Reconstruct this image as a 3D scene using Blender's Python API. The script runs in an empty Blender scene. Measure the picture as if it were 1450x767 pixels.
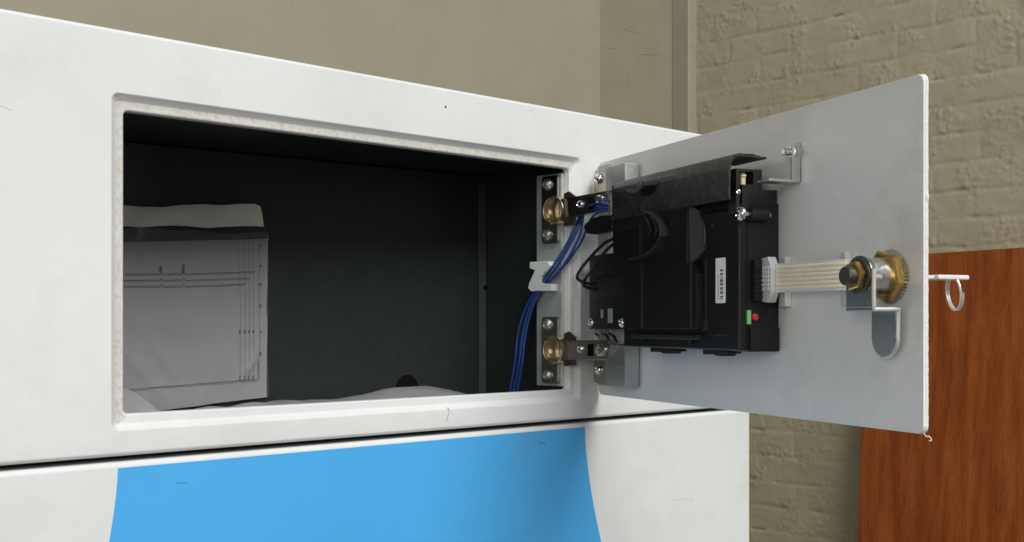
import bpy, bmesh, math, random
from mathutils import Matrix, Vector, noise
random.seed(7)
S = bpy.context.scene
COL = S.collection
MM = 0.001
CAMZ = 1.5

# ------------------------------------------------------------------ camera geometry (millimetres, z = 0 at lens height)
FPX, CU, HV = 1700.0, 725.0, 458.0
TH = math.atan(1760.0 / FPX)
ST, CT = math.sin(TH), math.cos(TH)
CAM = Vector((0, -759.0, 0))
RIGHT, FWD, UP = Vector((ST, -CT, 0)), Vector((CT, ST, 0)), Vector((0, 0, 1))
def ray(u, v):
    return RIGHT * ((u - CU) / FPX) + FWD + UP * ((HV - v) / FPX)
def fp(u, v, y=0.0):
    d = ray(u, v); t = (y - CAM.y) / d.y; p = CAM + d * t
    return p.x, p.z
def xp(u, v, x):
    d = ray(u, v); t = (x - CAM.x) / d.x; p = CAM + d * t
    return p.y, p.z
# hatch door frame: local x runs from the hinge edge to the free edge, local y points to the outer side
DO = Vector((843.6, -3.0, 0))
DANG = math.atan2(-0.9275, -0.3738)
DM = Matrix.Translation(DO) @ Matrix.Rotation(DANG, 4, 'Z')
DMI = DM.inverted()
def dp(u, v, k=0.0):
    """point of the plane k mm in front of the inner face of the hatch door, in the door frame"""
    o = DMI @ CAM; d = DMI.to_3x3() @ ray(u, v)
    t = (-k - o.y) / d.y; p = o + d * t
    return p.x, p.z
def D3(u, v, k=0.0):
    s, z = dp(u, v, k)
    return Vector((s, -k, z))
W = Matrix.Identity(4)

# ------------------------------------------------------------------ mesh building
def to_m(frame):
    m = Matrix.Translation((0, 0, CAMZ)) @ Matrix.Scale(MM, 4) @ frame
    return m
WORLD = {}
class MB:
    def __init__(self, frame=W):
        self.bm = bmesh.new(); self.f = frame
    def _new(self, vs, fs):
        bv = [self.bm.verts.new(v) for v in vs]
        out = []
        for f in fs:
            try: out.append(self.bm.faces.new([bv[i] for i in f]))
            except ValueError: pass
        return bv, out
    def _bevel(self, faces, w, seg):
        if w <= 0: return
        es = list({e for f in faces for e in f.edges})
        bmesh.ops.bevel(self.bm, geom=es, offset=w, segments=seg, profile=0.5, affect='EDGES', clamp_overlap=True)
    def box(self, x0, x1, y0, y1, z0, z1, b=0.0, seg=2, m=None):
        x0, x1 = min(x0, x1), max(x0, x1); y0, y1 = min(y0, y1), max(y0, y1); z0, z1 = min(z0, z1), max(z0, z1)
        vs = [(x, y, z) for x in (x0, x1) for y in (y0, y1) for z in (z0, z1)]
        if m is not None: vs = [m @ Vector(v) for v in vs]
        _, f = self._new(vs, [(0, 1, 3, 2), (4, 6, 7, 5), (0, 4, 5, 1), (2, 3, 7, 6), (0, 2, 6, 4), (1, 5, 7, 3)])
        self._bevel(f, b, seg); return self
    def prism(self, poly, axis, a0, a1, b=0.0, seg=2):
        """poly in the two other axes (in x,y,z order), extruded along axis"""
        def mk(p, a):
            if axis == 'x': return (a, p[0], p[1])
            if axis == 'y': return (p[0], a, p[1])
            return (p[0], p[1], a)
        n = len(poly)
        vs = [mk(p, a0) for p in poly] + [mk(p, a1) for p in poly]
        fs = [tuple(range(n)), tuple(range(2 * n - 1, n - 1, -1))] + [(i, i + n, (i + 1) % n + n, (i + 1) % n) for i in range(n)]
        _, f = self._new(vs, fs)
        self._bevel(f, b, seg); return self
    def rings(self, rings, cap0=False, cap1=False, closed=True):
        n = len(rings[0]); rv = [[self.bm.verts.new(p) for p in r] for r in rings]
        for a, c in zip(rv, rv[1:]):
            for i in range(n if closed else n - 1):
                j = (i + 1) % n
                try: self.bm.faces.new((a[i], a[j], c[j], c[i]))
                except ValueError: pass
        if cap0: self.bm.faces.new(rv[0])
        if cap1: self.bm.faces.new(list(reversed(rv[-1])))
        return self
    def lathe(self, p0, axis, prof, n=28, cap0=True, cap1=True, phase=0.0):
        """prof: list of (distance along axis, radius)"""
        a = Vector(axis).normalized(); p0 = Vector(p0)
        t = Vector((0, 0, 1)) if abs(a.z) < 0.9 else Vector((1, 0, 0))
        e1 = a.cross(t).normalized(); e2 = a.cross(e1)
        rg = [[p0 + a * d + (e1 * math.cos(2 * math.pi * i / n + phase) + e2 * math.sin(2 * math.pi * i / n + phase)) * r for i in range(n)] for d, r in prof]
        return self.rings(rg, cap0, cap1)
    def cyl(self, p0, p1, r, n=20, b=0.0, r1=None):
        p0, p1 = Vector(p0), Vector(p1); L = (p1 - p0).length; r1 = r if r1 is None else r1
        if b > 0: prof = [(0, r - b), (b * .4, r - b * .35), (b, r), (L - b, r1), (L - b * .4, r1 - b * .35), (L, r1 - b)]
        else: prof = [(0, r), (L, r1)]
        return self.lathe(p0, p1 - p0, prof, n)
    def tube(self, pts, r, n=8, sub=6, flat=None):
        P = [Vector(p) for p in pts]
        if sub > 1 and len(P) > 2:
            q = []
            E = [P[0] * 2 - P[1]] + P + [P[-1] * 2 - P[-2]]
            for i in range(1, len(E) - 2):
                a, b_, c, d = E[i - 1], E[i], E[i + 1], E[i + 2]
                for k in range(sub):
                    t = k / sub
                    q.append(0.5 * ((2 * b_) + (c - a) * t + (2 * a - 5 * b_ + 4 * c - d) * t * t + (3 * b_ - a - 3 * c + d) * t ** 3))
            q.append(P[-1]); P = q
        rg = []; up = None
        for i, p in enumerate(P):
            tg = (P[min(i + 1, len(P) - 1)] - P[max(i - 1, 0)]).normalized()
            if up is None:
                up = Vector((0, 0, 1)) if abs(tg.z) < 0.85 else Vector((1, 0, 0))
            e1 = (up - tg * up.dot(tg)).normalized(); e2 = tg.cross(e1); up = e1
            rr = r(i / (len(P) - 1)) if callable(r) else r
            rg.append([p + e1 * math.cos(2 * math.pi * k / n) * rr + e2 * math.sin(2 * math.pi * k / n) * rr for k in range(n)])
        return self.rings(rg, True, True)
    def sheet(self, path, axis, a0, a1, t, b=0.0):
        """bent sheet metal: a 2D path given thickness t (to its left), extruded along axis"""
        L = []; R = []
        n = len(path)
        for i in range(n):
            p = Vector(path[i])
            d0 = (Vector(path[i]) - Vector(path[i - 1])).normalized() if i > 0 else None
            d1 = (Vector(path[i + 1]) - Vector(path[i])).normalized() if i < n - 1 else None
            if d0 is None: d0 = d1
            if d1 is None: d1 = d0
            n0 = Vector((-d0.y, d0.x)); n1 = Vector((-d1.y, d1.x)); m = (n0 + n1).normalized()
            L.append(p); R.append(p + m * (t / max(0.35, m.dot(n1))))
        return self.prism([tuple(p) for p in L] + [tuple(p) for p in reversed(R)], axis, a0, a1, b)
    def build(self, name, mat, parent=None, smooth=35, label=None):
        bm = self.bm
        M = to_m(self.f)
        if parent is not None: M = WORLD[parent.name].inverted() @ M
        bmesh.ops.remove_doubles(bm, verts=bm.verts, dist=1e-5)
        bmesh.ops.recalc_face_normals(bm, faces=bm.faces)
        bm.transform(M)
        me = bpy.data.meshes.new(name); bm.to_mesh(me); bm.free()
        if smooth:
            for p in me.polygons: p.use_smooth = True
            me.set_sharp_from_angle(angle=math.radians(smooth))
        if mat is not None: me.materials.append(mat)
        o = bpy.data.objects.new(name, me); COL.objects.link(o)
        if parent is not None:
            o.parent = parent; WORLD[o.name] = WORLD[parent.name].copy()
        else: WORLD[o.name] = Matrix.Identity(4)
        if smooth:
            wn = o.modifiers.new('weighted_normals', 'WEIGHTED_NORMAL'); wn.keep_sharp = True; wn.weight = 80
        if label: o['label'] = label
        return o
def root(name, label, cat, frame=W, group=None):
    o = bpy.data.objects.new(name, None); COL.objects.link(o)
    o.empty_display_size = 0.03
    m = Matrix.Translation((0, 0, CAMZ)) @ Matrix.Translation(frame.translation * MM) @ frame.to_3x3().to_4x4()
    o.matrix_world = m; WORLD[o.name] = m
    tag(o, label, cat, group); return o
def tag(o, label, cat, group=None, kind=None):
    o['label'] = label; o['category'] = cat
    if group: o['group'] = group
    if kind: o['kind'] = kind
    return o
def arc(cx, cy, r, a0, a1, n):
    return [(cx + r * math.cos(math.radians(a0 + (a1 - a0) * i / n)), cy + r * math.sin(math.radians(a0 + (a1 - a0) * i / n))) for i in range(n + 1)]
def rrect(x0, x1, z0, z1, r, n=6):
    r = max(r, 0.01)
    return arc(x0 + r, z0 + r, r, 180, 270, n) + arc(x1 - r, z0 + r, r, 270, 360, n) + arc(x1 - r, z1 - r, r, 0, 90, n) + arc(x0 + r, z1 - r, r, 90, 180, n)

# ------------------------------------------------------------------ materials
def srgb(r, g, b):
    f = lambda c: c / 12.92 if c <= 0.04045 else ((c + 0.055) / 1.055) ** 2.4
    return (f(r / 255), f(g / 255), f(b / 255), 1)
def mat(name, col, rough=0.5, metal=0.0, var=0.08, vs=40.0, bump=0.0, bs=300.0, spec=0.5, trans=0.0, dirt=None, dirt_s=60.0, dirt_lo=0.55, dirt_hi=0.7, coat=0.0, rvar=0.1, alpha=1.0, stretch=None, sss=0.0):
    m = bpy.data.materials.new(name); m.use_nodes = True
    nt = m.node_tree; N, L = nt.nodes, nt.links
    bs_ = N['Principled BSDF']
    tc = N.new('ShaderNodeTexCoord'); co = tc.outputs['Object']
    if stretch:
        mp = N.new('ShaderNodeMapping'); mp.inputs['Scale'].default_value = stretch; L.new(co, mp.inputs['Vector']); co = mp.outputs['Vector']
    no = N.new('ShaderNodeTexNoise'); no.inputs['Scale'].default_value = vs; no.inputs['Detail'].default_value = 6; no.inputs['Roughness'].default_value = 0.6
    L.new(co, no.inputs['Vector'])
    rp = N.new('ShaderNodeValToRGB')
    c = Vector(col[:3]); lo = c * (1 - var); hi = c * (1 + var)
    rp.color_ramp.elements[0].position = 0.3; rp.color_ramp.elements[0].color = (*lo, 1)
    rp.color_ramp.elements[1].position = 0.7; rp.color_ramp.elements[1].color = (*[min(1, x) for x in hi], 1)
    L.new(no.outputs['Fac'], rp.inputs['Fac']); out = rp.outputs['Color']
    if dirt:
        n2 = N.new('ShaderNodeTexNoise'); n2.inputs['Scale'].default_value = dirt_s; n2.inputs['Detail'].default_value = 8; n2.inputs['Roughness'].default_value = 0.7
        L.new(co, n2.inputs['Vector'])
        mr = N.new('ShaderNodeMapRange'); mr.inputs['From Min'].default_value = dirt_lo; mr.inputs['From Max'].default_value = dirt_hi
        L.new(n2.outputs['Fac'], mr.inputs['Value'])
        mx = N.new('ShaderNodeMix'); mx.data_type = 'RGBA'; L.new(mr.outputs['Result'], mx.inputs['Factor'])
        L.new(out, mx.inputs['A']); mx.inputs['B'].default_value = dirt; out = mx.outputs['Result']
    L.new(out, bs_.inputs['Base Color'])
    r2 = N.new('ShaderNodeMapRange'); r2.inputs['To Min'].default_value = max(0.02, rough - rvar * .5); r2.inputs['To Max'].default_value = min(1, rough + rvar * .5)
    n3 = N.new('ShaderNodeTexNoise'); n3.inputs['Scale'].default_value = vs * 2.3; n3.inputs['Detail'].default_value = 4; L.new(co, n3.inputs['Vector'])
    L.new(n3.outputs['Fac'], r2.inputs['Value']); L.new(r2.outputs['Result'], bs_.inputs['Roughness'])
    bs_.inputs['Metallic'].default_value = metal
    bs_.inputs['Specular IOR Level'].default_value = spec
    bs_.inputs['Transmission Weight'].default_value = trans
    bs_.inputs['Coat Weight'].default_value = coat
    bs_.inputs['Alpha'].default_value = alpha
    if sss:
        bs_.inputs['Subsurface Weight'].default_value = sss; bs_.inputs['Subsurface Radius'].default_value = (.004, .004, .003)
    if bump > 0:
        nb = N.new('ShaderNodeTexNoise'); nb.inputs['Scale'].default_value = bs; nb.inputs['Detail'].default_value = 5
        L.new(tc.outputs['Object'], nb.inputs['Vector'])
        bp = N.new('ShaderNodeBump'); bp.inputs['Strength'].default_value = bump; bp.inputs['Distance'].default_value = 0.001
        L.new(nb.outputs['Fac'], bp.inputs['Height']); L.new(bp.outputs['Normal'], bs_.inputs['Normal'])
    return m
M = {}
M['paint'] = mat('white_powder_coat', (.77, .785, .775, 1), .27, 0, .03, 6, .10, 700, .5, rvar=.08, dirt=(.67, .675, .66, 1), dirt_s=8, dirt_lo=.50, dirt_hi=.78)
M['rim'] = mat('soiled_rim_paint', (.70, .68, .64, 1), .5, 0, .06, 60, .3, 1200, dirt=(.44, .385, .31, 1), dirt_s=240, dirt_lo=.48, dirt_hi=.74)
M['door'] = mat('satin_white_door', (.80, .785, .755, 1), .24, 0, .03, 9, .06, 700, .5, dirt=(.70, .675, .645, 1), dirt_s=9, dirt_lo=.52, dirt_hi=.66, rvar=.06)
M['edge'] = mat('raw_door_edge', (.86, .86, .84, 1), .7, 0, .06, 200, .8, 1500)
M['liner'] = mat('charcoal_liner', (.016, .022, .021, 1), .45, 0, .12, 60, .25, 900, .4)
M['liner_seam'] = mat('charcoal_seam', (.045, .05, .048, 1), .5, 0, .1, 60)
M['hole'] = mat('dark_hole', (.004, .004, .004, 1), .9, 0, .1, 50, spec=.1)
M['blue'] = mat('blue_vinyl', (.075, .425, .85, 1), .36, 0, .07, 3.5, .05, 900, .45, dirt=(.10, .34, .62, 1), dirt_s=9, dirt_lo=.6, dirt_hi=.75)
M['scuff'] = mat('grey_scuff', (.56, .56, .54, 1), .6, 0, .1, 60)
M['bluescuff'] = mat('blue_scuff', (.05, .26, .52, 1), .6, 0, .1, 60)
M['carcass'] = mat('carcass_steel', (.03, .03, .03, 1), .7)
M['side'] = mat('cabinet_side_paint', (.72, .72, .71, 1), .4)
M['steel'] = mat('galvanised_steel', (.50, .53, .52, 1), .38, .85, .12, 90, .15, 500, rvar=.25)
M['plate'] = mat('grey_green_plate', (.40, .44, .42, 1), .45, .2, .1, 80, .15, 700)
M['edgebright'] = mat('bright_sheared_edge', (.66, .67, .62, 1), .4, .5, .1, 120, .1, 500)  # paler metal, paints the lit edges of mounting plate and cam
M['nickel'] = mat('nickel_hinge', (.42, .38, .32, 1), .22, 1, .1, 120, .05, 400, rvar=.15)
M['nickelrim'] = mat('pale_nickel_rim', (.80, .71, .56, 1), .24, 1, .08, 90, rvar=.12)
M['brass_cup'] = mat('warm_nickel_cup', (.74, .62, .46, 1), .32, 1, .1, 90, rvar=.15)
M['chrome'] = mat('zinc_screw', (.72, .73, .74, 1), .2, 1, .08, 200, rvar=.15)
M['zinc'] = mat('zinc_cam', (.44, .50, .51, 1), .2, 1, .12, 60, .05, 200, rvar=.15)
M['lockbody'] = mat('lock_barrel', (.62, .60, .57, 1), .3, 1, .15, 150, .1, 300, rvar=.3, stretch=(1, 3, 1))
M['brass'] = mat('brass_nut', (.72, .47, .16, 1), .27, 1, .15, 120, .1, 500, rvar=.2)
M['darkbolt'] = mat('dark_bolt', (.12, .115, .10, 1), .4, .9, .15, 300, .3, 900)
M['black'] = mat('black_plastic', (.009, .009, .009, 1), .36, 0, .15, 50, .10, 1400, .35)
M['hood'] = mat('dusty_black_plastic', (.019, .018, .017, 1), .36, 0, .25, 60, .2, 1300, .4, dirt=(.09, .082, .068, 1), dirt_s=150, dirt_lo=.46, dirt_hi=.85)
M['black2'] = mat('matt_black_plastic', (.014, .014, .013, 1), .42, 0, .15, 70, .15, 1500, .4)
M['label'] = mat('label_paper', (.93, .92, .91, 1), .4, 0, .02, 90)
M['ink'] = mat('printed_ink', (.02, .02, .02, 1), .6, 0, .1, 90)
M['greyink'] = mat('pale_ink', (.35, .35, .35, 1), .6, 0, .1, 90)
M['clear'] = mat('frosted_plastic', (.80, .81, .80, 1), .3, 0, .04, 90, .1, 500, trans=.35, sss=.2)
M['clip'] = mat('milky_nylon', (.86, .88, .84, 1), .4, 0, .03, 90, .1, 500, trans=.15, sss=.3)
M['film'] = mat('ribbon_film', (.78, .78, .74, 1), .22, 0, .05, 90, trans=.15)
M['copper'] = mat('tinned_strand', (.88, .76, .54, 1), .32, .0, .08, 200)
M['bluewire'] = mat('blue_insulation', (.012, .05, .22, 1), .35, 0, .1, 90, spec=.5)
M['blackwire'] = mat('black_insulation', (.01, .01, .01, 1), .35, 0, .1, 90)
M['green'] = mat('green_plastic', (.16, .55, .20, 1), .4, 0, .06, 90)
M['red'] = mat('red_plastic', (.70, .02, .03, 1), .35, 0, .06, 90)
M['cream'] = mat('cream_plastic', (.70, .62, .36, 1), .4, 0, .06, 90)
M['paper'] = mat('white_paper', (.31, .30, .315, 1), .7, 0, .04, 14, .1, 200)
M['flap'] = mat('sleeve_flap', (.70, .68, .60, 1), .5, 0, .06, 20, .2, 150)
M['bag'] = mat('milky_bag_film', (.60, .60, .60, 1), .3, 0, .1, 30, .3, 120, trans=.5, alpha=.75)
M['key'] = mat('white_key', (.80, .77, .74, 1), .4, 0, .05, 200, .2, 800)
M['wirering'] = mat('steel_ring', (.80, .78, .76, 1), .3, .6, .05, 200)
M['floor'] = mat('concrete_floor', (.13, .125, .115, 1), .8, 0, .15, 5, .3, 60)
M['render_wall'] = mat('painted_render', (.375, .34, .255, 1), .6, 0, .05, 5, .12, 160, .3, dirt=(.25, .225, .17, 1), dirt_s=26, dirt_lo=.70, dirt_hi=.80)
M['render_wall2'] = mat('painted_blockwork', (.295, .272, .195, 1), .62, 0, .07, 8, .3, 120, .3, dirt=(.22, .20, .15, 1), dirt_s=20, dirt_lo=.66, dirt_hi=.8)
M['trim_dark'] = mat('trim_paint', (.235, .205, .155, 1), .6, 0, .06, 20, .15, 200, .3)
M['trim_light'] = mat('trim_paint_bead', (.36, .33, .25, 1), .55, 0, .06, 20, .15, 200, .3)
M['crack'] = mat('hairline_crack', (.235, .215, .155, 1), .7, 0, .1, 60)
M['worn_hook'] = mat('scuffed_black_plastic', (.022, .022, .02, 1), .45, 0, .15, 60)  # slightly paler black plastic for the lever
M['ribs'] = mat('rib_plastic', (.024, .024, .022, 1), .38, 0, .15, 60)  # paler copy of the black plastic, paints highlights on ribs and ledge
M['worn'] = mat('worn_black_plastic', (.085, .085, .08, 1), .5, 0, .1, 60)  # grey that paints the glint on the hood slot's edge
M['cupfloor'] = mat('cup_floor', (.42, .33, .22, 1), .35, 1, .1, 90)
M['film_clear'] = mat('sleeve_film', (.45, .45, .45, 1), .16, 0, .02, 30, .1, 60, .8, alpha=.07)
M['brick'] = mat('painted_brick', (.41, .368, .258, 1), .6, 0, .07, 6, .8, 150, .3, dirt=(.29, .26, .185, 1), dirt_s=24, dirt_lo=.55, dirt_hi=.8)

def wood():
    m = mat('mahogany_veneer', (.2, .06, .02, 1), .45, 0, .1, 10, .08, 400, .2)
    nt = m.node_tree; N, L = nt.nodes, nt.links; b = N['Principled BSDF']
    tc = N.new('ShaderNodeTexCoord'); mp = N.new('ShaderNodeMapping'); mp.inputs['Scale'].default_value = (1, 1, .006)
    L.new(tc.outputs['Object'], mp.inputs['Vector'])
    n1 = N.new('ShaderNodeTexNoise'); n1.inputs['Scale'].default_value = 38; n1.inputs['Detail'].default_value = 6; n1.inputs['Roughness'].default_value = .55; n1.inputs['Distortion'].default_value = 0
    L.new(mp.outputs['Vector'], n1.inputs['Vector'])
    mp2 = N.new('ShaderNodeMapping'); mp2.inputs['Scale'].default_value = (1, 1, .012); L.new(tc.outputs['Object'], mp2.inputs['Vector'])
    n2 = N.new('ShaderNodeTexNoise'); n2.inputs['Scale'].default_value = 320; n2.inputs['Detail'].default_value = 4; L.new(mp2.outputs['Vector'], n2.inputs['Vector'])
    mx = N.new('ShaderNodeMath'); mx.operation = 'MULTIPLY_ADD'; mx.inputs[1].default_value = .5; L.new(n2.outputs['Fac'], mx.inputs[0])
    ms = N.new('ShaderNodeMath'); ms.operation = 'SUBTRACT'; ms.inputs[1].default_value = .25; L.new(n1.outputs['Fac'], ms.inputs[0]); L.new(ms.outputs[0], mx.inputs[2])
    r = N.new('ShaderNodeValToRGB'); e = r.color_ramp.elements
    e[0].position = .30; e[0].color = (.185, .042, .008, 1); e[1].position = .72; e[1].color = (.36, .098, .023, 1)
    k = e.new(.5); k.color = (.275, .067, .013, 1)
    L.new(mx.outputs[0], r.inputs['Fac']); L.new(r.outputs['Color'], b.inputs['Base Color'])
    return m
M['wood'] = wood()

# ------------------------------------------------------------------ floor and walls
o = MB().box(-2500, 3000, -3500, 1200, -CAMZ / MM - 20, -CAMZ / MM).build('floor', M['floor']); o['kind'] = 'structure'; o['label'] = 'plain grey concrete floor under the cabinet'
YW = 1598.0
xa, _ = fp(850, 200, YW); xb, _ = fp(953.5, 200, YW); xc, _ = fp(985.5, 200, YW)
ZF = -CAMZ / MM
w = MB().box(-1600, xa, YW, YW + 110, ZF, 1600, 1.5).build('rendered_wall', M['render_wall'])
tag(w, 'smooth olive beige painted wall behind the white cabinet', 'wall')
# fine seam cracks, filler marks and nail holes belong to the wall surface
g = MB()
for (u, v) in ((414, 22), (486, 25), (556, 39), (554, 54), (622, 57), (622, 70), (642, 60), (642, 74), (690, 70), (745, 82), (799, 96), (844, 106), (413, 5)):
    x, z = fp(u, v, YW); g.cyl((x, YW - .3, z), (x, YW + 1, z), 1.5, 8)
g.build('nail_hole', M['trim_dark'], w)
w = MB().box(xa + .3, xb, YW + 5, YW + 110, ZF, 1600, 1.0)
w = w.build('blockwork_wall', M['render_wall2']); tag(w, 'narrow darker olive wall strip between the smooth wall and the corner trim', 'wall')
g = MB()
for pts in (((872, 38), (886, 42), (900, 46), (918, 51)), ((853, 65), (866, 68), (878, 70)), ((888, 50), (889, 90), (890, 120), (895, 132), (900, 140)), ((896, 77), (915, 77), (936, 78)), ((900, 137), (918, 137)), ((857, 125), (863, 128))):
    P = []
    for (u, v) in pts:
        x, z = fp(u, v, YW + 5); P.append((x, YW + 5.2, z))
    g.tube(P, lambda t: (.25 + .75 * math.sin(math.pi * min(max(t, .05), .95))), 6, 4)
g.build('crack', M['crack'], w)
t = root('corner_trim', 'olive painted corner trim with a pale rounded bead where the walls meet', 'trim', Matrix.Translation((xb, YW, ZF)))
x1, _ = fp(975, 200, YW)
MB().box(xb + 3, x1 + 5, YW + 12, YW + 100, ZF, 1600, 1).build('recess_board', M['trim_dark'], t)
MB().box(x1, xc + 6, YW - 2, YW + 100, ZF, 1600, 7, 3).build('bead', M['trim_light'], t)
MB().box(xb - 1, xb + 3.2, YW + 7, YW + 100, ZF, 1600).build('joint', M['hole'], t)

# brick wall: X = const, displaced painted brickwork
XB = xc + 1
def brick_wall():
    y0, y1, z0, z1 = -1200.0, YW + 30, ZF, 1600.0
    bm = bmesh.new()
    ys = []; y = y1
    while y > y0: ys.append(y); y -= 4.6 if y > -60 else 60
    ys.append(y0)
    zs = []; z = z0
    while z < z1: zs.append(z); z += 4.6 if -820 < z < 1200 else 50
    zs.append(z1)
    BH, BL = 76.0, 226.0
    sst = lambda a, b, x: (lambda t: t * t * (3 - 2 * t))(max(0, min(1, (x - a) / (b - a))))
    def h(y, z):
        wob = noise.noise(Vector((y * .008, z * .02, 3))) * 6
        zz = (z + wob + 22) / BH; row = math.floor(zz); fz = (zz - row)
        yy = (y + noise.noise(Vector((y * .02, z * .02, 9))) * 4) / BL + (.5 if row % 2 else 0) + .2 * noise.noise(Vector((row * 3.1, 0, 5)))
        col = math.floor(yy); fy = yy - col
        dz = min(fz, 1 - fz) * BH; dy = min(fy, 1 - fy) * BL
        pres = sst(-.25, .45, noise.noise(Vector((y * .009, z * .012, 21))))
        slit = sst(.2, .5, noise.noise(Vector((y * .016, z * .02, 33))))
        jz = math.exp(-(dz / 6.0) ** 2) * (.25 + .75 * pres)
        jy = math.exp(-(dy / 6.0) ** 2) * (.15 + .85 * pres) * .7
        tilt = noise.noise(Vector((row * 7.3, col * 5.1, 1))) * 1.6
        rough = .25 + 1.3 * sst(-.15, .35, noise.noise(Vector((y * .011, z * .014, 55))))
        f = noise.fractal(Vector((y * .02, z * .025, 2)), .9, 2.1, 4)
        f2 = abs(noise.fractal(Vector((y * .07, z * .085, 8)), .8, 2.1, 4))
        crack = -3.4 * slit * math.exp(-(dz / 3.2) ** 2)
        return -2.6 * max(jz, jy) + crack + tilt + 1.0 * f + 3.0 * rough * f2
    grid = []
    for y in ys:
        grid.append([bm.verts.new((XB - h(y, z), y, z)) for z in zs])
    for i in range(len(ys) - 1):
        for j in range(len(zs) - 1):
            bm.faces.new((grid[i][j], grid[i + 1][j], grid[i + 1][j + 1], grid[i][j + 1]))
    m = MB(); m.bm.free(); m.bm = bm
    m.box(XB + 14, XB + 110, y0, y1, z0, z1)
    return m.build('brick_wall', M['brick'], None, 80)
w = brick_wall(); tag(w, 'rough painted olive brown brick wall to the right of the cabinet', 'wall')

# mahogany board leaning on the brick wall
lean = math.radians(6.0)
yb, zb = xp(1233, 366, XB - 14)
BMX = Matrix.Translation((XB - 14, yb, zb)) @ Matrix.Rotation(math.radians(-1.2), 4, 'X') @ Matrix.Rotation(lean, 4, 'Y')
Hb = (zb - ZF) / math.cos(lean) - 26
o = MB(BMX).box(-18, 0, -1220, 0, -Hb, 0, .8).build('wood_board', M['wood']); tag(o, 'reddish brown veneered board leaning against the brick wall', 'board')

# ------------------------------------------------------------------ cabinet
ZT = 197.0; ZB = -88.8; ZL = -92.6
XL, XR = 91.0, 1094.0
CABM = Matrix.Translation((592.5, 0, ZF))
cab = root('cabinet', 'large white powder coated cabinet with open hatch and blue decal', 'cabinet', CABM)
OX0, OX1 = 363.5, 821.6
_, OZ1 = fp(159, 130.3); _, OZ0 = fp(160, 609.6)
def ring(x0, x1, z0, z1, r, y): return [(p[0], y, p[1]) for p in rrect(x0, x1, z0, z1, r)]
def outer(i, y, z0=ZB, z1=ZT): return ring(XL + i, XR - i, z0 + i, z1 - i, 4 - i * .6, y)
def inner(i, y, r=5): return ring(OX0 + i, OX1 - i, OZ0 + i, OZ1 - i, max(2.6, r - i), y)
p = MB(); p.rings([outer(4, 22), outer(0, 22), outer(0, 3.4), outer(.45, 1.7), outer(1.7, .4), outer(3.2, 0), inner(-1.0, 0), inner(-.2, .25), inner(.4, .9)])
up = p.build('upper_panel', M['paint'], cab, 50)
p = MB(); p.rings([inner(.4, .9), inner(1.0, 1.6), inner(3.6, 4.0), inner(4.4, 4.4), inner(8.8, 4.4, 12.5), inner(9.8, 4.7, 13.5), inner(10.4, 5.6, 14), inner(10.4, 11, 14)])
rim = p.build('hatch_rim', M['paint'], up, 50)
rim.data.materials.append(M['rim'])
for f in rim.data.polygons:
    c = f.center
    wx, wz = (c.x * 1000 + 592.5), (c.z * 1000 - CAMZ * 1000)
    if wz > OZ1 - 10.9 and 3 < c.y * 1000 < 4.6 or (wx < OX0 + 9.5 and 4 < c.y * 1000 < 4.6): f.material_index = 1
x, z = fp(631, 151); MB().cyl((x, -.15, z), (x, .5, z), 1.0, 8).build('paint_chip', M['ink'], up)
g = MB()
for pts in (((634, 577), (636, 583), (633, 592), (632, 597)),):
    g.tube([(*(lambda q: (q[0], -.02, q[1]))(fp(u, v)),) for u, v in pts], .35, 6, 4)
g.build('scratch', M['greyink'], up)
for pts, r in ((((0, 150), (8, 152), (15, 156)), .3), (((310, 128), (312, 129)), .3)):
    g = MB(); g.tube([(q[0], .12, q[1]) for q in (fp(u, v) for u, v in pts)], r, 6, 2); g.build('scuff', M['scuff'], up)
# lower panel with decal
p = MB(); lo = lambda i, y: ring(XL + i, XR - i, ZF + 60 + i, ZL - i, 4 - i * .6, y)
p.rings([lo(4, 22), lo(0, 22), lo(0, 4.2), lo(.5, 2.0), lo(1.9, .5), lo(3.8, 0)], cap1=True)
lp = p.build('lower_panel', M['paint'], cab, 50)
def dec(u, v):
    x, z = fp(u, v); return (x, z)
xl, zt = dec(167, 661); xr, zt2 = dec(828, 605.5)
zt = (zt + zt2) / 2
poly = []
n = 24
for i in range(n + 1):          # left edge flares out on its way down
    t = i / n; poly.append((xl - 41 * t ** 1.5, zt - 170 * t))
for i in range(n, -1, -1):
    t = i / n; poly.append((xr + 46 * t ** 1.6, zt - 170 * t))
MB().prism(poly, 'y', -.22, .3).build('blue_decal', M['blue'], lp, 0)
for pts, r in ((((952, 708), (966, 706), (982, 709)), .3), (((1000, 640), (1004, 648)), .25)):
    g = MB(); g.tube([(q[0], .12, q[1]) for q in (fp(u, v) for u, v in pts)], r, 6, 2); g.build('scuff', M['scuff'], lp)
for pts, r in ((((250, 684), (258, 683), (266, 684)), .35), (((762, 625), (772, 628)), .5)):
    g = MB(); g.tube([(q[0], -.1, q[1]) for q in (fp(u, v) for u, v in pts)], r, 6, 2); g.build('scuff', M['bluescuff'], lp)
# carcass behind the panels
c = MB()
c.box(XL + 3, XR - 3, 22.5, 380, ZT - 8, ZT - 3); c.box(XL + 3, XL + 8, 22.5, 380, ZF + 60, ZT - 8); c.box(XR - 8, XR - 3, 22.5, 380, ZF + 60, ZT - 8)
c.box(XL + 3, XR - 3, 380, 385, ZF + 60, ZT - 3)
c.build('carcass', M['side'], cab)
MB().box(XL + 20, XR - 20, 30, 370, ZF, ZF + 60).build('plinth', M['carcass'], cab)
MB().box(XL + 8, XR - 8, 24, 40, ZL - 10, ZB + 12).build('gap_strip', M['carcass'], cab)
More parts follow.
